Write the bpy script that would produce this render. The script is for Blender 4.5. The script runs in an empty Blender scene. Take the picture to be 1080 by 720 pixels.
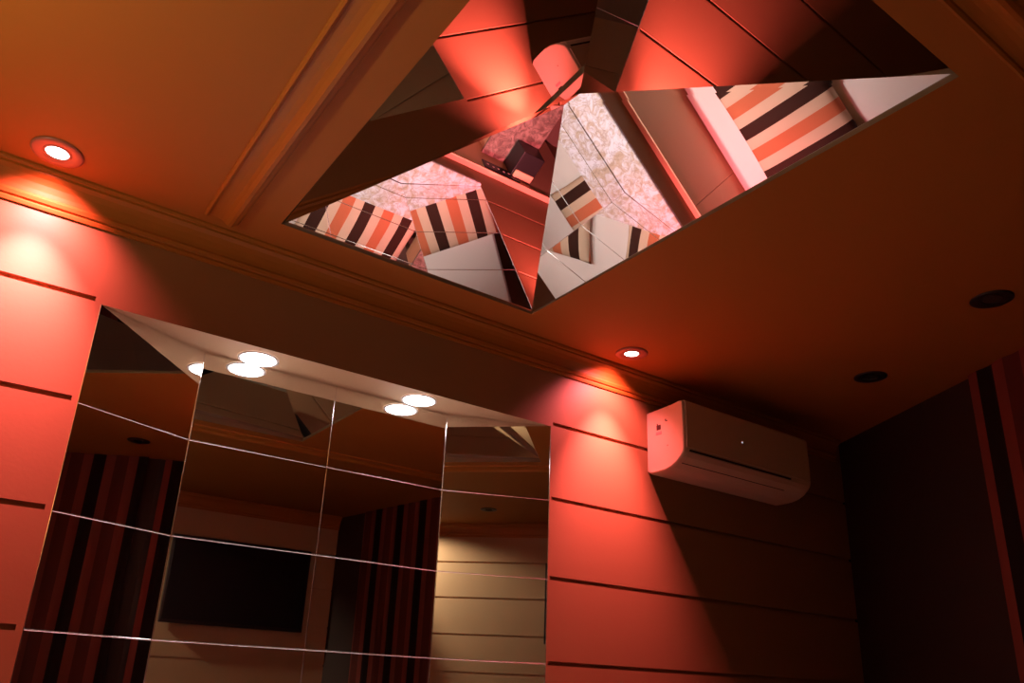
import bpy, bmesh, math, random
from mathutils import Vector, Matrix
random.seed(4)
C = bpy.context.scene.collection
SC = bpy.context.scene
ZF = 1.27                      # eye height above the floor (m); all heights below are from the eye, +ZF at link time
CEIL = 1.35
FLOOR = -1.27
YW = 2.409                     # headboard wall
XL, XR, ZT, ZS = .209, 1.904, 1.0, -.06   # mirror niche opening
NBY = 2.572                    # back of the niche
NX0, NX1 = .557, 1.508

# ---------------------------------------------------------------- materials
def nodes(name):
    m = bpy.data.materials.new(name); m.use_nodes = True
    nt = m.node_tree; b = nt.nodes['Principled BSDF']
    return m, nt, b
def plain(name, col, rough=.6, metal=0., spec=.35, bump=0., bscale=200.):
    m, nt, b = nodes(name)
    b.inputs['Base Color'].default_value = (*col, 1)
    b.inputs['Roughness'].default_value = rough
    b.inputs['Metallic'].default_value = metal
    b.inputs['Specular IOR Level'].default_value = spec
    tc = nt.nodes.new('ShaderNodeTexCoord')
    n = nt.nodes.new('ShaderNodeTexNoise'); n.inputs['Scale'].default_value = bscale; n.inputs['Detail'].default_value = 3
    nt.links.new(tc.outputs['Object'], n.inputs['Vector'])
    if bump > 0:
        bp = nt.nodes.new('ShaderNodeBump'); bp.inputs['Strength'].default_value = bump; bp.inputs['Distance'].default_value = .002
        nt.links.new(n.outputs['Fac'], bp.inputs['Height']); nt.links.new(bp.outputs['Normal'], b.inputs['Normal'])
    return m
def emit(name, col, s):
    m, nt, b = nodes(name)
    b.inputs['Base Color'].default_value = (.02, .02, .02, 1)
    b.inputs['Emission Color'].default_value = (*col, 1); b.inputs['Emission Strength'].default_value = s
    return m
def mirror(name):
    m, nt, b = nodes(name)
    b.inputs['Base Color'].default_value = (.86, .87, .86, 1); b.inputs['Metallic'].default_value = 1
    b.inputs['Roughness'].default_value = 0.0
    return m
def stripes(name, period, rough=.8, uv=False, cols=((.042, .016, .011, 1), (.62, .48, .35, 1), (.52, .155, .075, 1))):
    m, nt, b = nodes(name); L = nt.links
    tc = nt.nodes.new('ShaderNodeTexCoord'); sp = nt.nodes.new('ShaderNodeSeparateXYZ')
    L.new(tc.outputs['UV' if uv else 'Object'], sp.inputs[0])
    d = nt.nodes.new('ShaderNodeMath'); d.operation = 'DIVIDE'; d.inputs[1].default_value = period
    L.new(sp.outputs['X'], d.inputs[0])
    fr = nt.nodes.new('ShaderNodeMath'); fr.operation = 'FRACT'; L.new(d.outputs[0], fr.inputs[0])
    cr = nt.nodes.new('ShaderNodeValToRGB'); cr.color_ramp.interpolation = 'CONSTANT'
    e = cr.color_ramp.elements
    dark, cream, salm = cols
    e[0].position = 0; e[0].color = dark
    e[1].position = .27; e[1].color = cream
    x = e.new(.5); x.color = salm
    x = e.new(.77); x.color = cream
    L.new(fr.outputs[0], cr.inputs[0]); L.new(cr.outputs[0], b.inputs['Base Color'])
    b.inputs['Roughness'].default_value = rough; b.inputs['Specular IOR Level'].default_value = .15
    w = nt.nodes.new('ShaderNodeTexNoise'); w.inputs['Scale'].default_value = 320
    L.new(tc.outputs['Object'], w.inputs['Vector'])
    bp = nt.nodes.new('ShaderNodeBump'); bp.inputs['Strength'].default_value = .25; bp.inputs['Distance'].default_value = .001
    L.new(w.outputs['Fac'], bp.inputs['Height']); L.new(bp.outputs['Normal'], b.inputs['Normal'])
    return m
def marble(name, c0, c1, c2, rough=.22):
    m, nt, b = nodes(name); L = nt.links
    tc = nt.nodes.new('ShaderNodeTexCoord')
    n = nt.nodes.new('ShaderNodeTexNoise'); n.inputs['Scale'].default_value = 16; n.inputs['Detail'].default_value = 8; n.inputs['Distortion'].default_value = 1.6
    v = nt.nodes.new('ShaderNodeTexVoronoi'); v.feature = 'DISTANCE_TO_EDGE'; v.inputs['Scale'].default_value = 22
    mx = nt.nodes.new('ShaderNodeMix'); mx.data_type = 'VECTOR'; mx.inputs[0].default_value = .12
    L.new(tc.outputs['Object'], n.inputs['Vector'])
    L.new(tc.outputs['Object'], mx.inputs[4]); L.new(n.outputs['Color'], mx.inputs[5]); L.new(mx.outputs[1], v.inputs['Vector'])
    r = nt.nodes.new('ShaderNodeValToRGB'); e = r.color_ramp.elements
    e[0].position = .36; e[0].color = (*c1, 1); e[1].position = .58; e[1].color = (*c0, 1)
    L.new(n.outputs['Fac'], r.inputs[0])
    r2 = nt.nodes.new('ShaderNodeValToRGB'); e = r2.color_ramp.elements
    e[0].position = 0; e[0].color = (.55, .55, .55, 1); e[1].position = .09; e[1].color = (0, 0, 0, 1)
    L.new(v.outputs['Distance'], r2.inputs[0])
    m2 = nt.nodes.new('ShaderNodeMix'); m2.data_type = 'RGBA'
    L.new(r2.outputs[0], m2.inputs[0]); L.new(r.outputs[0], m2.inputs[6]); m2.inputs[7].default_value = (*c2, 1)
    L.new(m2.outputs[2], b.inputs['Base Color'])
    b.inputs['Roughness'].default_value = rough
    return m
def tiles(name):
    m, nt, b = nodes(name); L = nt.links
    tc = nt.nodes.new('ShaderNodeTexCoord'); br = nt.nodes.new('ShaderNodeTexBrick')
    br.offset = 0; br.inputs['Scale'].default_value = 1; br.inputs['Brick Width'].default_value = .45; br.inputs['Row Height'].default_value = .45
    br.inputs['Mortar Size'].default_value = .003
    br.inputs['Color1'].default_value = (.22, .17, .13, 1); br.inputs['Color2'].default_value = (.25, .19, .14, 1); br.inputs['Mortar'].default_value = (.2, .16, .12, 1)
    L.new(tc.outputs['Object'], br.inputs['Vector']); L.new(br.outputs['Color'], b.inputs['Base Color'])
    b.inputs['Roughness'].default_value = .35
    return m
M = {}
M['paint'] = plain('tan_wall_paint', (.27, .132, .052), .55, bump=.12, bscale=90)
M['soffit'] = plain('pale_soffit_paint', (.50, .34, .195), .6, bump=.05, bscale=90)
M['fwall'] = plain('beige_wall_paint', (.40, .25, .13), .55, bump=.12, bscale=90)
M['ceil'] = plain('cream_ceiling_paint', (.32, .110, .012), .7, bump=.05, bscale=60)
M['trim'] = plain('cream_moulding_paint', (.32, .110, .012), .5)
M['mirror'] = mirror('silvered_mirror')
M['joint'] = plain('bright_mirror_joint', (.75, .74, .72), .2, 1.)
M['rim'] = plain('dark_bronze_rim', (.16, .10, .05), .45, .0)
M['edge'] = plain('mirror_glass_edge', (.20, .17, .12), .35)
M['marble'] = marble('mottled_marble', (.43, .40, .45), (.30, .22, .17), (.17, .11, .08), .4)
M['shade_wall'] = plain('shade_darkened_wall_paint', (.035, .018, .013), .6)  # the dark corner's shade is put into the right wall's colour
M['marble_dark'] = marble('mottled_brown_marble', (.30, .22, .18), (.12, .08, .06), (.06, .035, .03), .35)
M['board'] = plain('tan_headboard_laminate', (.68, .42, .25), .45)
M['sheet'] = plain('white_cotton_sheet', (.80, .75, .72), .9, bump=.2, bscale=250)
M['pillow'] = stripes('striped_pillow_cotton', .26)
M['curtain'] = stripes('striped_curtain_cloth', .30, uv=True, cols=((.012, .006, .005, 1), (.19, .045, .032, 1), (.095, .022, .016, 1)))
M['plastic'] = plain('white_plastic', (.56, .41, .28), .38)
M['slot'] = plain('dark_slot', (.02, .012, .01), .6)
M['black'] = plain('black_plastic', (.012, .010, .010), .35)
M['screen'] = plain('black_glass_screen', (.006, .006, .007), .4, spec=.15)
M['redtrim'] = plain('downlight_trim_enamel', (.34, .12, .08), .35)
M['darktrim'] = plain('black_downlight_trim', (.015, .012, .012), .4)
M['chrome'] = plain('brushed_metal', (.7, .68, .65), .25, 1.)
M['glassrim'] = plain('pale_lamp_rim', (.85, .84, .82), .3)
M['lens_red'] = emit('lit_lamp_lens', (1., .86, .84), 9.)
M['lens_white'] = emit('lit_white_lens', (1., .88, .90), 30.)
M['lens_off'] = plain('unlit_lamp_lens', (.05, .045, .04), .15)
M['added_lens'] = emit('added_lamp_lens', (1., .84, .66), 2.)  # glow of the added downlight and sconce
M['led'] = emit('display_light', (.75, .8, 1.), .9)
M['marking'] = plain('white_button_marks', (.75, .7, .66), .5)
M['label_ink'] = plain('dark_label_print', (.06, .02, .015), .6)
M['label_pink'] = plain('pink_label_print', (.70, .22, .20), .6)
M['wood'] = plain('dark_wood_laminate', (.16, .07, .035), .45)
M['floor'] = tiles('beige_floor_tiles')

# ---------------------------------------------------------------- mesh helpers (eye-height coordinates)
def box(bm, lo, hi):
    x0, y0, z0 = lo; x1, y1, z1 = hi
    v = [bm.verts.new(p) for p in ((x0,y0,z0),(x1,y0,z0),(x1,y1,z0),(x0,y1,z0),(x0,y0,z1),(x1,y0,z1),(x1,y1,z1),(x0,y1,z1))]
    for f in ((0,3,2,1),(4,5,6,7),(0,1,5,4),(1,2,6,5),(2,3,7,6),(3,0,4,7)): bm.faces.new([v[i] for i in f])
    return v
def rbox(lo, hi, r=.006, seg=2):
    bm = bmesh.new(); box(bm, lo, hi)
    bmesh.ops.bevel(bm, geom=list(bm.edges), offset=r, segments=seg, profile=.6, affect='EDGES')
    return bm
def loft(bm, rings, cap=True, closed=True):
    R = [[bm.verts.new(p) for p in r] for r in rings]; n = len(rings[0])
    for a, b in zip(R, R[1:]):
        for i in range(n if closed else n-1):
            j = (i+1) % n; bm.faces.new((a[i], a[j], b[j], b[i]))
    if cap: bm.faces.new(R[0][::-1]); bm.faces.new(R[-1])
    return R
def lathe(bm, prof, c, n=40, cap_last=True):
    rings = [[(c[0]+r*math.cos(2*math.pi*i/n), c[1]+r*math.sin(2*math.pi*i/n), c[2]+z) for i in range(n)] for r, z in prof]
    R = [[bm.verts.new(p) for p in r] for r in rings]
    for a, b in zip(R, R[1:]):
        for i in range(n): j = (i+1) % n; bm.faces.new((a[i], a[j], b[j], b[i]))
    if cap_last: bm.faces.new(R[-1])
def disc(bm, c, r, n=40, dz=0):
    vs = [bm.verts.new((c[0]+r*math.cos(2*math.pi*i/n), c[1]+r*math.sin(2*math.pi*i/n), c[2]+dz)) for i in range(n)]
    bm.faces.new(vs)
def relief(bm, us, vs, depth, place):
    """wall face as a grid of cells; depth(u,v) gives how far a cell is cut back (None = hole); cuts get side faces"""
    d = [[depth((us[i]+us[i+1])/2, (vs[j]+vs[j+1])/2) for j in range(len(vs)-1)] for i in range(len(us)-1)]
    def q(*p): bm.faces.new([bm.verts.new(place(*a)) for a in p])
    for i in range(len(us)-1):
        for j in range(len(vs)-1):
            if d[i][j] is None: continue
            a, b, c, e, w = us[i], us[i+1], vs[j], vs[j+1], d[i][j]
            q((a,c,w),(b,c,w),(b,e,w),(a,e,w))
            if i+1 < len(us)-1 and d[i+1][j] is not None and d[i+1][j] != w: q((b,c,w),(b,c,d[i+1][j]),(b,e,d[i+1][j]),(b,e,w))
            if j+1 < len(vs)-1 and d[i][j+1] is not None and d[i][j+1] != w: q((a,e,w),(b,e,w),(b,e,d[i][j+1]),(a,e,d[i][j+1]))
    bmesh.ops.remove_doubles(bm, verts=bm.verts, dist=1e-5)
def link(name, bm, mat, parent=None, smooth=False, normals=True):
    if normals: bmesh.ops.recalc_face_normals(bm, faces=bm.faces)
    base = Vector((0, 0, -ZF))
    if parent is not None: base = Vector(parent['_at']) if '_at' in parent else base
    if smooth:
        for f in bm.faces: f.smooth = True
    me = bpy.data.meshes.new(name)
    for v in bm.verts: v.co -= base
    bm.to_mesh(me); bm.free(); me.materials.append(mat)
    o = bpy.data.objects.new(name, me); C.objects.link(o)
    if parent is not None:
        o.parent = parent; o['_at'] = list(base)
    return o
def whole(name, bm, mat, label, cat, origin, group=None, smooth=False):
    """a top-level thing that is one mesh"""
    bmesh.ops.recalc_face_normals(bm, faces=bm.faces)
    me = bpy.data.meshes.new(name); og = Vector(origin)
    for v in bm.verts: v.co -= og
    if smooth:
        for f in bm.faces: f.smooth = True
    bm.to_mesh(me); bm.free(); me.materials.append(mat)
    o = bpy.data.objects.new(name, me); C.objects.link(o)
    o.location = og + Vector((0, 0, ZF)); o['label'] = label; o['category'] = cat
    if group: o['group'] = group
    return o
def thing(name, label, cat, at, group=None):
    o = bpy.data.objects.new(name, None); C.objects.link(o); o.empty_display_size = .05
    o.location = Vector(at) + Vector((0, 0, ZF)); o['_at'] = list(at)
    o['label'] = label; o['category'] = cat
    if group: o['group'] = group
    return o
def struct(name, bm, mat, normals=True):
    o = link(name, bm, mat, None, False, normals); o['kind'] = 'structure'; return o

# ---------------------------------------------------------------- room shell
GROOVES = [1.012, .702, .392, .082]
def cuts(zs, g=GROOVES, h=.0075):
    s = set(zs)
    for z in g: s |= {z-h, z+h}
    return sorted(s)
def in_groove(v, g=GROOVES, h=.0075): return any(abs(v-z) < h for z in g)
XA, XB, YB = -1.35, 3.961, -1.5
CORN = (3.246, .99); CORN2 = (2.85, YB)
bm = bmesh.new()
def dep(u, v):
    if XL < u < XR and ZS-.02 < v < ZT: return None
    if in_groove(v) and (u < XL-.018 or u > XR+.012): return .012
    return 0.
relief(bm, [XA, XL-.018, XL, XR, XR+.012, XB], cuts([FLOOR, ZS-.02, ZT, CEIL]), dep, lambda u, v, w: (u, YW+w, v))
q = lambda *p: bm.faces.new([bm.verts.new(a) for a in p])
q((XL, YW, ZS-.02), (XL, YW, ZT), (NX0-.01, NBY+.02, ZT), (NX0-.01, NBY+.02, ZS-.02))
q((NX0-.01, NBY+.02, ZS-.02), (NX1+.01, NBY+.02, ZS-.02), (NX1+.01, NBY+.02, ZT), (NX0-.01, NBY+.02, ZT))
q((XR, YW, ZS-.02), (XR, YW, ZT), (NX1+.01, NBY+.02, ZT), (NX1+.01, NBY+.02, ZS-.02))
q((XL, YW, ZS-.02), (XR, YW, ZS-.02), (NX1+.01, NBY+.02, ZS-.02), (NX0-.01, NBY+.02, ZS-.02))
struct('wall_back', bm, M['paint'])
bm = bmesh.new()                                                     # niche soffit board
loft(bm, [[(XL, YW+.0005, z), (XR, YW+.0005, z), (NX1+.01, NBY+.02, z), (NX0-.01, NBY+.02, z)] for z in (ZT, ZT+.012)])
struct('trim_6', bm, M['soffit'])
bm = bmesh.new()                                                     # wall with the television, behind the viewer
relief(bm, [XA, 1.36, CORN2[0]], cuts([FLOOR, CEIL], GROOVES+[-.19, -.49, -.79]), lambda u, v: .012 if in_groove(v, GROOVES+[-.19, -.49, -.79]) else 0., lambda u, v, w: (u, YB-w, v))
struct('wall_front', bm, M['fwall'])
bm = bmesh.new()
relief(bm, [YB, YW], cuts([FLOOR, CEIL]), lambda u, v: .012 if in_groove(v) else 0., lambda u, v, w: (XA-w, u, v))
struct('wall_left', bm, M['paint'])
bm = bmesh.new()
for a, b in (((XB, YW), CORN), (CORN, CORN2)):
    n = Vector((b[1]-a[1], -(b[0]-a[0]), 0)).normalized()*-.06
    vs = [bm.verts.new(p) for p in ((*a, FLOOR), (*b, FLOOR), (*b, CEIL), (*a, CEIL))]
    bm.faces.new(vs)
bmesh.ops.remove_doubles(bm, verts=bm.verts, dist=1e-4)
struct('wall_right', bm, M['shade_wall'])
bm = bmesh.new(); outline = [(XA, YB), CORN2, CORN, (XB, YW), (XA, YW)]
bm.faces.new([bm.verts.new((*p, FLOOR)) for p in outline])
o = struct('floor', bm, M['floor'])

# ceiling with the opening for the mirrored pyramid
K = 1.012
cam_scaled = lambda p: Vector(p)*K
PA, PB, PC, PD = [cam_scaled(p) for p in ((.635, 2.196, 1.338), (1.627, 2.196, 1.339), (1.627, .606, 1.349), (.635, .606, 1.379))]
P1 = P1b = cam_scaled((1.1335, 1.4069, 1.5385))
P2 = P2b = cam_scaled((1.1375, 1.3452, 1.5372))
OX0, OX1, OY0, OY1 = .636, 1.643, .607, 2.213
bm = bmesh.new()
outer = [bm.verts.new((*p, CEIL)) for p in outline]
inner = [bm.verts.new((*p, CEIL)) for p in ((OX0, OY0), (OX1, OY0), (OX1, OY1), (OX0, OY1))]
i0, i1, i2, i3 = inner; o0, o1, o2, o3, o4 = outer                  # o: back-left, CORN2, CORN, right-far, left-far
bm.faces.new((o0, o1, i1, i0)); bm.faces.new((o1, o2, i1)); bm.faces.new((o2, o3, i2, i1)); bm.faces.new((o3, o4, i3, i2)); bm.faces.new((o4, o0, i0, i3))
struct('ceiling', bm, M['ceil'])
bm = bmesh.new(); box(bm, (XA-.05, YB-.05, 1.75), (XB+.05, NBY+.1, 1.78)); struct('ceiling_slab', bm, M['ceil'])

# crown mouldings: profile (out from wall, height)
CROWN = [(0, CEIL-.115), (.007, CEIL-.115), (.010, CEIL-.106), (.007, CEIL-.099), (.014, CEIL-.096), (.018, CEIL-.086), (.015, CEIL-.077),
         (.018, CEIL-.064), (.024, CEIL-.046), (.033, CEIL-.031), (.041, CEIL-.024), (.044, CEIL-.021), (.044, CEIL-.014), (.050, CEIL-.013), (.054, CEIL-.007), (.054, CEIL), (0, CEIL)]
def crown(bm, p, qq, ins):
    p, qq = Vector(p), Vector(qq); d = (qq-p).normalized(); n = Vector((-d.y, d.x))
    if n.dot(ins) < 0: n = -n
    loft(bm, [[(e.x+n.x*a, e.y+n.y*a, z) for a, z in CROWN] for e in (p, qq)])
bm = bmesh.new(); crown(bm, (XA, YW), (XB-.06, YW), Vector((0, -1))); struct('trim_1', bm, M['trim'])
bm = bmesh.new(); crown(bm, (XA, YB), (CORN2[0], YB), Vector((0, 1))); struct('trim_2', bm, M['trim'])
bm = bmesh.new(); crown(bm, (XA, YB), (XA, YW), Vector((1, 0))); struct('trim_3', bm, M['trim'])
# flat moulding strips on the ceiling beside the pyramid
STRIP = [(0, 0), (.002, -.008), (.008, -.011), (.014, -.008), (.017, -.004), (.024, -.0035), (.040, -.0045), (.056, -.008), (.066, -.014),
         (.070, -.018), (.076, -.0235), (.086, -.0245), (.093, -.020), (.096, -.013), (.104, -.010), (.110, -.004), (.112, 0)]
bm = bmesh.new(); loft(bm, [[(.418+a, y, CEIL+z) for a, z in STRIP] for y in (2.300, YB+.25)]); struct('trim_4', bm, M['trim'])
bm = bmesh.new(); loft(bm, [[(x, .525-a, CEIL+z) for a, z in STRIP] for x in (.54, 2.75)]); struct('trim_5', bm, M['trim'])

# ---------------------------------------------------------------- mirrored pyramid in the ceiling
t = thing('ceiling_mirror', 'faceted pyramid of four mirror panels sunk into the ceiling', 'mirror', (1.14, 1.35, CEIL))
def slab(pts, th=.004):
    bm = bmesh.new(); n = (pts[1]-pts[0]).cross(pts[2]-pts[0]).normalized()
    if n.z < 0: n = -n
    loft(bm, [[tuple(p) for p in pts], [tuple(p+n*th) for p in pts]]); return bm
link('mirror_panel', slab([PA, PB, P1]), M['mirror'], t)
link('mirror_panel', slab([PB, PC, P2, P1b]), M['mirror'], t)
link('mirror_panel', slab([PD, PA, P1, P2b]), M['mirror'], t)
link('mirror_panel', slab([PC, PD, P2]), M['mirror'], t)
bm = bmesh.new()                                                    # the rim that hides the panel edges
w = .012; ins = [(OX0, OY0), (OX1, OY0), (OX1, OY1), (OX0, OY1)]; out = [(OX0-w, OY0-w), (OX1+w, OY0-w), (OX1+w, OY1+w), (OX0-w, OY1+w)]
loop = [[(*i, CEIL-.0015), (*o_, CEIL-.0015), (*o_, CEIL+.0015), (*i, CEIL+.0015)] for i, o_ in zip(ins, out)]
loop = [[(*i, CEIL), (*i, CEIL+.05), (*o_, CEIL+.05), (*o_, CEIL+.001)] for i, o_ in zip(ins, out)]
R = [[bm.verts.new(p) for p in r] for r in loop]
for k in range(4):
    a, b = R[k], R[(k+1) % 4]
    for i in range(4): j = (i+1) % 4; bm.faces.new((a[i], a[j], b[j], b[i]))
link('rim', bm, M['rim'], t)

# ---------------------------------------------------------------- mirror wall in the niche
t = thing('mirror_wall', 'three sided wall of square mirror tiles inside the lit niche', 'mirror', (1.07, 2.45, ZS))
ROWS = [ZS, .078, .385, .693, ZT-.001]
def tiled(p, qv, cols):
    """mirror tiles between plan points p and q; returns tile mesh and joint mesh"""
    p, qv = Vector((*p, 0)), Vector((*qv, 0)); d = (qv-p); L = d.length; d.normalize(); n = Vector((d.y, -d.x, 0))
    if n.y > 0: n = -n
    g = .0012; bt, bj = bmesh.new(), bmesh.new()
    us = [L*k/cols for k in range(cols+1)]
    for i in range(cols):
        for j in range(len(ROWS)-1):
            a, b, z0, z1 = us[i]+g, us[i+1]-g, ROWS[j]+g, ROWS[j+1]-g
            e = .003
            f = [p+d*a+Vector((0,0,z0)), p+d*b+Vector((0,0,z0)), p+d*b+Vector((0,0,z1)), p+d*a+Vector((0,0,z1))]
            loft(bt, [[tuple(v-n*.005) for v in f], [tuple(v) for v in f]])
    def bar(a, b, th, out=.0016):
        loft(bj, [[tuple(c+s) for s in th] for c in (a, b)])
    for z in ROWS[1:-1]:
        hh = .0018
        bar(p+Vector((0,0,z)), qv+Vector((0,0,z)), [Vector((0,0,-hh)), n*.0016+Vector((0,0,-hh*.4)), n*.0016+Vector((0,0,hh*.4)), Vector((0,0,hh)), -n*.003+Vector((0,0,0))])
    for u in us:
        hh = .0016 if 0 < u < L else .0018
        c = p+d*u
        bar(c+Vector((0,0,ROWS[0])), c+Vector((0,0,ROWS[-1])), [-d*hh, n*.0014-d*hh*.4, n*.0014+d*hh*.4, d*hh, -n*.003])
    return bt, bj
for a, b, c in (((XL, YW), (NX0, NBY), 1), ((NX0, NBY), (NX1, NBY), 2), ((NX1, NBY), (XR, YW), 1)):
    bt, bj = tiled(a, b, c)
    pnl = link('mirror_panel', bt, M['mirror'], t); link('joint', bj, M['joint'], pnl)
# marble sill
bm = bmesh.new()
loft(bm, [[(XL+.002, YW+.001, z), (XL+.002, YW-.014, z), (XR-.002, YW-.014, z), (XR-.002, YW+.001, z), (NX1, NBY-.003, z), (NX0, NBY-.003, z)] for z in (ZS-.022, ZS-.0005)])
bmesh.ops.bevel(bm, geom=[e for e in bm.edges if all(v.co.y < YW-.01 for v in e.verts)], offset=.003, segments=2, affect='EDGES')
whole('marble_sill', bm, M['marble'], 'mottled pale marble sill at the foot of the mirror tile niche', 'sill', (1.07, 2.44, ZS-.022))

# ---------------------------------------------------------------- lamps
def spot(name, parent, at, energy, col, angle, blend, tilt=(0, 0, 0), r=.02):
    l = bpy.data.lights.new(name, 'SPOT'); l.energy = energy; l.color = col; l.spot_size = math.radians(angle); l.spot_blend = blend; l.shadow_soft_size = r
    o = bpy.data.objects.new(name, l); C.objects.link(o); o.parent = parent
    o.location = Vector(at)-Vector(parent['_at']); o.rotation_euler = tilt
    return o
def downlight(at, label, trim, lens, group, r=.068, rl=.030, deep=.012):
    x, y = at
    t = thing('downlight', label, 'lamp', (x, y, CEIL), group)
    bm = bmesh.new(); lathe(bm, [(r, -.0005), (r, -.004), (r-.006, -.007), (r*.66, -.0065), (rl+.004, -.002)], (x, y, CEIL), cap_last=False)
    link('trim_ring', bm, trim, t, True)
    bm = bmesh.new(); lathe(bm, [(rl+.008, -.003), (rl+.003, -.006), (rl, -.004), (rl, -.0005)], (x, y, CEIL), cap_last=False)
    link('collar', bm, trim, t, True)
    bm = bmesh.new(); disc(bm, (x, y, CEIL), rl, dz=-.0025); link('lens', bm, lens, t)
    return t
RED = (1., .165, .21)
REDW, REDS = 280., 54.
ADDED_WASH = 190.
ADDED_UPLIGHT = 165.
for (x, y), lab in (((.0, 2.258), 'red lit ceiling downlight near the wall to the left of the mirror niche'),
                    ((2.196, 2.236), 'red lit ceiling downlight near the wall beside the air conditioner')):
    t = downlight((x, y), lab, M['redtrim'], M['lens_red'], 'red lit downlights over the headboard wall')
    spot('lamp_light', t, (x, y, CEIL-.012), REDW, RED, 64, 1., (math.radians(10), 0, 0), .012)      # the reflector's beam
    spot('lamp_light', t, (x, y, CEIL-.012), REDS, RED, 114, 1., (math.radians(30), 0, 0), .012)     # its spill
downlight((3.165, 1.739), 'unlit black downlight in the dark ceiling farther from the viewer, by the room corner', M['darktrim'], M['lens_off'], 'unlit downlights')
downlight((2.804, 1.068), 'unlit black downlight in the dark ceiling nearer the viewer, at the right edge', M['darktrim'], M['lens_off'], 'unlit downlights')
downlight((1.04, -.84), 'unlit downlight on the ceiling seen reflected in the right mirror panel', M['darktrim'], M['lens_off'], 'unlit downlights')
t = downlight((-.08, -1.27), 'added warm downlight, unseen, washing the grooved wall behind the viewer', M['glassrim'], M['added_lens'], 'added downlights behind the viewer')  # added lamp out of view, brightens the wall the niche mirrors
spot('lamp_light', t, (-.08, -1.27, CEIL-.012), ADDED_WASH, (1., .84, .64), 56, .8, (math.radians(54), 0, math.radians(-106)), .02)
SY, SZ = 1.15, .48  # sconce added out of view to brighten the left ceiling
t = thing('added_sconce', 'added uplight sconce, unseen, on the left wall to warm the left ceiling', 'lamp', (XA, SY, SZ))
bm = rbox((XA+.0005, SY-.05, SZ-.09), (XA+.014, SY+.05, SZ+.06), .004, 2); link('wall_plate', bm, M['chrome'], t)
bm = bmesh.new()                                                     # half bowl shade, open at the top
rings = []
for r, z in ((.015, -.10), (.06, -.085), (.095, -.045), (.11, 0), (.104, 0), (.09, -.04), (.055, -.078), (.012, -.092)):
    rings.append([(XA+.014+r*math.cos(a_), SY+r*math.sin(a_), SZ+z) for a_ in [math.pi*(i/18-.5) for i in range(19)]])
loft(bm, rings, cap=False, closed=False); link('shade', bm, M['chrome'], t, True)
bm = bmesh.new(); lathe(bm, [(.012, -.07), (.022, -.05), (.024, -.03), (.014, -.012)], (XA+.055, SY, SZ)); link('bulb', bm, M['added_lens'], t, True)
spot('lamp_light', t, (XA+.055, SY, SZ+.004), ADDED_UPLIGHT, (1., .80, .50), 126, 1., (math.radians(180), math.radians(22), 0), .03)
for (x, y), lab in (((.717, 2.508), 'glaring white round lamp in the niche soffit, left one'), ((1.337, 2.500), 'glaring white round lamp in the niche soffit, right one')):
    t = thing('niche_lamp', lab, 'lamp', (x, y, ZT), 'white lamps in the niche soffit')
    bm = bmesh.new(); lathe(bm, [(.068, -.0004), (.068, -.004), (.064, -.006), (.058, -.004)], (x, y, ZT), cap_last=False); link('rim', bm, M['glassrim'], t, True)
    bm = bmesh.new(); lathe(bm, [(.059, -.004), (.050, -.007), (.032, -.009), (.010, -.0098)], (x, y, ZT)); link('lens', bm, M['lens_white'], t, True)
    spot('lamp_light', t, (x, y, ZT-.05), 50., (1., .83, .77), 100, .6, (0, 0, 0), .03)

# ---------------------------------------------------------------- air conditioner
AX0, AX1 = 2.456, 3.345
AP = [(0, 0.906), (0, 1.183), (.150, 1.19), (.186, 1.195), (.204, 1.194), (.212, 1.185), (.2145, 1.078), (.213, 0.978), (.209, 0.962), (.196, 0.944), (.172, 0.924), (.140, 0.908), (.100, 0.899), (.05, 0.897), (.012, 0.898)]
t = thing('air_conditioner', 'white wall mounted air conditioner lit red at its end', 'air conditioner', (2.9, YW, 0.908))
bm = bmesh.new()
def ring(x, s=0.):
    cy, cz = .11, 1.07
    return [(x, YW-max(0, (cy+(a-cy)*(1-s))) if a > .001 else YW-.0005, cz+(z-cz)*(1-s*.7)) for a, z in AP]
loft(bm, [ring(AX0, .05), ring(AX0+.004, .018), ring(AX0+.012, 0), ring(AX1-.012, 0), ring(AX1-.004, .018), ring(AX1, .05)])
body = link('body', bm, M['plastic'], t)
bm = bmesh.new()                                                     # front cover, a thin skin proud of the body
FP = [(.150, 1.192), (.186, 1.1975), (.206, 1.197), (.2155, 1.187), (.218, 1.078), (.2165, 0.984), (.211, 0.981), (.211, 1.183), (.186, 1.191)]
loft(bm, [[(x, YW-a, z) for a, z in FP] for x in (AX0+.016, AX1-.016)])
link('front_cover', bm, M['plastic'], t)
bm = bmesh.new()
box(bm, (AX0+.035, YW-.2142, 0.967), (AX1-.16, YW-.2040, 0.975)); link('air_gap', bm, M['slot'], t)
bm = bmesh.new(); FL = [(.2095, 0.964), (.1985, 0.944), (.1745, 0.923), (.1725, 0.925), (.196, 0.946), (.2065, 0.964)]
loft(bm, [[(x, YW-a, z) for a, z in FL] for x in (AX0+.03, AX1-.10)]); link('air_flap', bm, M['plastic'], t)
bm = bmesh.new(); FL = [(.1735, 0.9235), (.1705, 0.921), (.1690, 0.923), (.172, 0.926)]
loft(bm, [[(x, YW-a, z) for a, z in FL] for x in (AX0+.03, AX1-.16)]); link('flap_gap', bm, M['slot'], t)
bm = bmesh.new(); disc(bm, (0, 0, 0), .0036, 16)
for v in bm.verts: v.co = Vector((2.836+v.co.x, YW-.2188, 1.077+v.co.y*1.3))
link('display_light', bm, M['led'], t)
def side_mark(y0, y1, z0, z1, mat, name):
    bm = bmesh.new(); box(bm, (AX0-.0012, YW-y1, z0), (AX0+.002, YW-y0, z1)); link(name, bm, mat, t)
side_mark(.058, .083, 1.088, 1.110, M['label_ink'], 'energy_mark')
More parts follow.
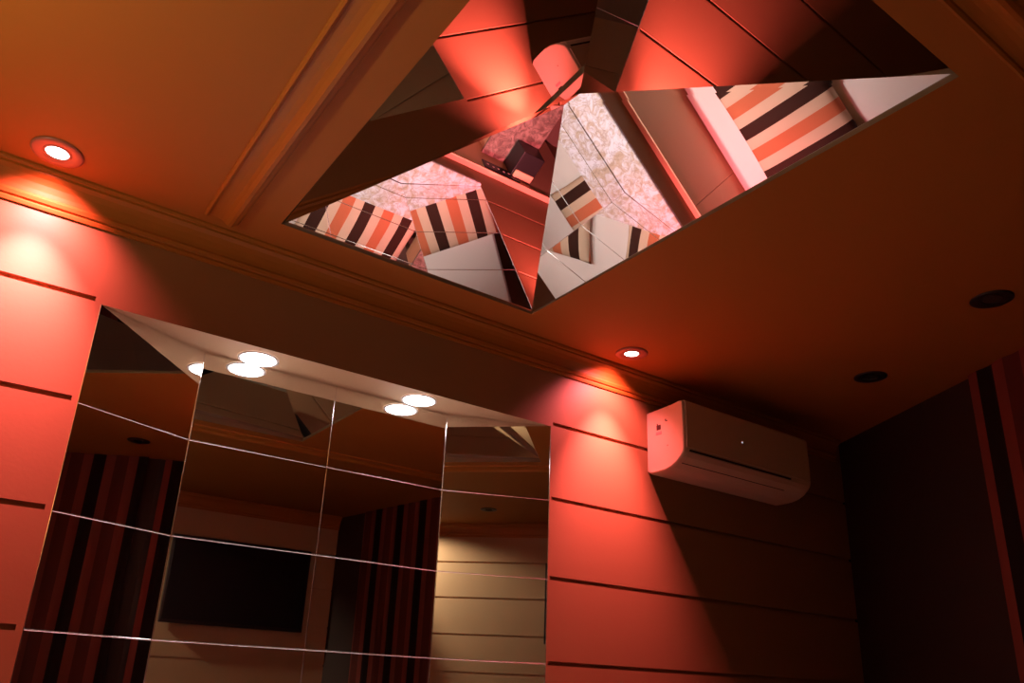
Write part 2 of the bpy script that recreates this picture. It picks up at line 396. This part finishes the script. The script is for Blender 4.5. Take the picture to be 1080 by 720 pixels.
side_mark(.060, .066, 1.110, 1.117, M['label_ink'], 'energy_mark')
side_mark(.054, .088, 1.066, 1.079, M['label_pink'], 'printed_line')
side_mark(.110, .115, 1.120, 1.129, M['label_ink'], 'printed_line')
side_mark(.116, .122, 1.117, 1.122, M['label_ink'], 'printed_line')
side_mark(.118, .122, 1.004, 1.009, M['label_ink'], 'screw')

# ---------------------------------------------------------------- bed, pillows, headboard
t = thing('headboard', 'long tan headboard with a red lit top edge below the mirror niche', 'headboard', (1.3, YW, FLOOR))
HZ, HY = -.235, 2.379
for a, b in ((-.15, .81), (.81, 1.78), (1.78, 2.72)):
    bm = rbox((a+.0012, HY, FLOOR), (b-.0012, YW-.001, HZ-.012), .002, 1); link('panel', bm, M['board'], t)
bm = rbox((-.16, HY-.006, HZ-.012), (2.73, YW-.001, HZ), .003, 2); link('top_rail', bm, M['board'], t)
BX0, BX1, BY0, BY1, BZ = .26, 1.97, .34, 2.372, -.72
t = thing('bed', 'double bed with a white fitted sheet pushed against the tan headboard', 'bed', (1.19, 1.3, FLOOR))
bm = rbox((BX0+.03, BY0+.03, FLOOR), (BX1-.03, BY1, -.98), .01); link('base', bm, M['wood'], t)
bm = rbox((BX0, BY0, -.979), (BX1, BY1, BZ), .05, 4); link('mattress', bm, M['sheet'], t, True)
bm = bmesh.new(); N = 28                                             # the sheet's soft top, rumpled a little
def top(u, v):
    x = BX0+.02+(BX1-BX0-.04)*u; y = BY0+.02+(BY1-BY0-.04)*v
    e = min(u, 1-u, v, 1-v)
    z = BZ+.012*min(1, e*14)+.0035*math.sin(x*9+y*4)*math.sin(y*7-x*2)
    return (x, y, z)
g = [[bm.verts.new(top(i/N, j/N)) for j in range(N+1)] for i in range(N+1)]
for i in range(N):
    for j in range(N): bm.faces.new((g[i][j], g[i+1][j], g[i+1][j+1], g[i][j+1]))
link('fitted_sheet', bm, M['sheet'], t, True)
def pillow_bm(L, W, H, seedv):
    bm = bmesh.new(); n, m = 36, 28; top_, bot = [], []
    for i in range(n+1):
        ra, rb = [], []
        for j in range(m+1):
            u, v = -1+2*i/n, -1+2*j/m
            su, sv = 1-abs(u)**2.4, 1-abs(v)**2.4
            pinch = 1-.055*(1-u*u)*abs(v)**3
            pin2 = 1-.05*(1-v*v)*abs(u)**3
            x, y = u*L/2*pin2, v*W/2*pinch
            h = H/2*(max(su*sv, 0))**.46
            wr = .004*math.sin(u*7+seedv)*math.sin(v*5+1.3*seedv)*su*sv
            ra.append((x, y, h+wr)); rb.append((x, y, -h*.55))
        top_.append(ra); bot.append(rb)
    for G, fl in ((top_, False), (bot, True)):
        V = [[bm.verts.new(p) for p in r] for r in G]
        for i in range(n):
            for j in range(m):
                f = (V[i][j], V[i+1][j], V[i+1][j+1], V[i][j+1]); bm.faces.new(f[::-1] if fl else f)
    bmesh.ops.remove_doubles(bm, verts=bm.verts, dist=1e-4)
    return bm
def pillow(x, y, rz, rx, label, seedv, off):
    bm = pillow_bm(.73, .54, .16, seedv)
    bmesh.ops.recalc_face_normals(bm, faces=bm.faces)
    me = bpy.data.meshes.new('pillow')
    for f in bm.faces: f.smooth = True
    for v in bm.verts: v.co.x += off
    bm.to_mesh(me); bm.free(); me.materials.append(M['pillow'])
    o = bpy.data.objects.new('pillow', me); C.objects.link(o)
    o.location = (x-off, y, BZ+.012+.056+ZF); o.rotation_euler = (rx, 0, rz)
    o['label'] = label; o['category'] = 'pillow'; o['group'] = 'striped pillows on the bed'
pillow(1.635, 1.905, 0, .03, 'striped pillow in brown, cream and salmon on the bed, nearer the air conditioner', 1., .05)
pillow(.66, 1.92, .05, .03, 'striped pillow in brown, cream and salmon on the bed, away from the air conditioner', 2.3, .04)

# bedside table with a marble top, box and control panel
t = thing('bedside_table', 'red lit bedside table with a mottled marble top beside the bed', 'table', (2.15, 2.1, FLOOR))
bm = rbox((1.995, 1.84, -.468), (2.30, HY-.002, -.45), .003, 2); link('table_top', bm, M['marble_dark'], t)
bm = rbox((2.015, 1.86, -.66), (2.285, HY-.004, -.469), .003, 1); link('drawer_box', bm, M['board'], t)
bm = rbox((2.025, 1.848, -.65), (2.275, 1.8595, -.48), .002, 1); dr = link('drawer', bm, M['board'], t)
bm = rbox((2.12, 1.835, -.572), (2.18, 1.848, -.56), .003, 1); link('handle', bm, M['chrome'], dr)
for x in (2.02, 2.255):
    for y in (1.87, 2.325):
        bm = rbox((x, y, FLOOR), (x+.022, y+.022, -.661), .002, 1); link('leg', bm, M['wood'], t)
t = thing('box', 'black box standing on the marble bedside table against the headboard', 'box', (2.24, 2.3, -.45))
bm = rbox((2.150, 2.215, -.4495), (2.296, HY-.003, -.305), .005); link('body', bm, M['black'], t)
bm = rbox((2.16, 2.325, -.3045), (2.286, 2.368, -.292), .003, 1); link('red_edge', bm, M['board'], t)
t = thing('control_panel', 'small dark control panel with pale marks set in the red lit headboard', 'panel', (2.09, HY, -.31))
bm = rbox((1.965, HY-.008, -.345), (2.215, HY-.0005, -.262), .003, 1); link('plate', bm, M['black'], t)
for k in range(6):
    x = 1.99+k*.036
    bm = rbox((x, HY-.0095, -.312+.006*(k % 2)), (x+.013, HY-.0075, -.300+.006*(k % 2)), .001, 1); link('button', bm, M['marking'], t)

# ---------------------------------------------------------------- television and striped curtain
t = thing('wall_mounted_television', 'large black television on the dark wall, seen in the mirror tiles', 'television', (2.03, YB, .7))
TX0, TX1, TZ0, TZ1 = 1.45, 2.60, .335, 1.01
bm = rbox((TX0, YB+.012, TZ0), (TX1, YB+.055, TZ1), .006); link('case', bm, M['black'], t)
bm = rbox((TX0+.014, YB+.0545, TZ0+.024), (TX1-.014, YB+.057, TZ1-.014), .001, 1); link('screen', bm, M['screen'], t)
bm = rbox((1.92, YB+.001, .60), (2.15, YB+.0125, .84), .003, 1); link('bracket', bm, M['black'], t)
path = [Vector((3.480, 1.450)), Vector((3.262, 1.022)), Vector((3.222, .93)), Vector((2.925, -1.08))]
def curtain(a, b, u0, label):
    d = (b-a); L = d.length; d.normalize(); n = Vector((d.y, -d.x))
    if n.x > 0: n = -n
    bm = bmesh.new(); uvl = bm.loops.layers.uv.new('UVMap'); k = max(8, int(L/.012))
    rows = []
    for z in (CEIL-.002, FLOOR+.02):
        rows.append([bm.verts.new((*(a+d*(L*i/k)+n*(.030+.006*math.sin(2*math.pi*(L*i/k)/.15))), z)) for i in range(k+1)])
    back = [[bm.verts.new(v.co+Vector((-n.x*.004, -n.y*.004, 0))) for v in r] for r in rows]
    idx = {}
    for r in rows+back:
        for i, v in enumerate(r): idx[v] = u0+L*i/k
    for R2 in (rows, back):
        for i in range(k): bm.faces.new((R2[0][i], R2[0][i+1], R2[1][i+1], R2[1][i]))
    for e in (0, 1):
        for i in range(k): bm.faces.new((rows[e][i], rows[e][i+1], back[e][i+1], back[e][i]))
    for i in (0, k): bm.faces.new((rows[0][i], rows[1][i], back[1][i], back[0][i]))
    for f in bm.faces:
        for l in f.loops: l[uvl].uv = (idx[l.vert], l.vert.co.z)
    return whole('curtain', bm, M['curtain'], label, 'curtain', (*((a+b)/2), FLOOR), 'striped curtains')
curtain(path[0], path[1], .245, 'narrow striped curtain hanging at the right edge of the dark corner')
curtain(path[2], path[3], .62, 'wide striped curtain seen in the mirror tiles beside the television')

# ---------------------------------------------------------------- camera, world, view
cam = bpy.data.cameras.new('camera'); co = bpy.data.objects.new('camera', cam); C.objects.link(co)
Rm = [[0.8169297604925942, -0.5750463654640113, 0.044129853706340004], [0.2304636184301151, 0.2553454921874067, -0.9389809370800184], [0.5286892158930525, 0.7772517978018458, 0.3411265979254442]]
r, d, f = [Vector(v) for v in Rm]
mat = Matrix((( r.x, -d.x, -f.x, 0), (r.y, -d.y, -f.y, 0), (r.z, -d.z, -f.z, ZF), (0, 0, 0, 1)))
co.matrix_world = mat
cam.sensor_width = 36; cam.lens = 831.2017/1080*36; cam.clip_start = .02
cam.shift_x = (540-525.626)/1080; cam.shift_y = (419.512-360)/1080
SC.camera = co
w = bpy.data.worlds.new('world'); SC.world = w; w.use_nodes = True
w.node_tree.nodes['Background'].inputs[0].default_value = (0, 0, 0, 1); w.node_tree.nodes['Background'].inputs[1].default_value = 0
SC.view_settings.view_transform = 'Standard'; SC.view_settings.look = 'None'; SC.view_settings.gamma = 1; SC.view_settings.use_curve_mapping = False
SC.view_settings.exposure = 0.
SC.cycles.max_bounces = 14; SC.cycles.glossy_bounces = 10; SC.cycles.diffuse_bounces = 5
SC.cycles.sample_clamp_indirect = 8.
SC.cycles.use_denoising = True
for o in C.objects:
    if '_at' in o: del o['_at']
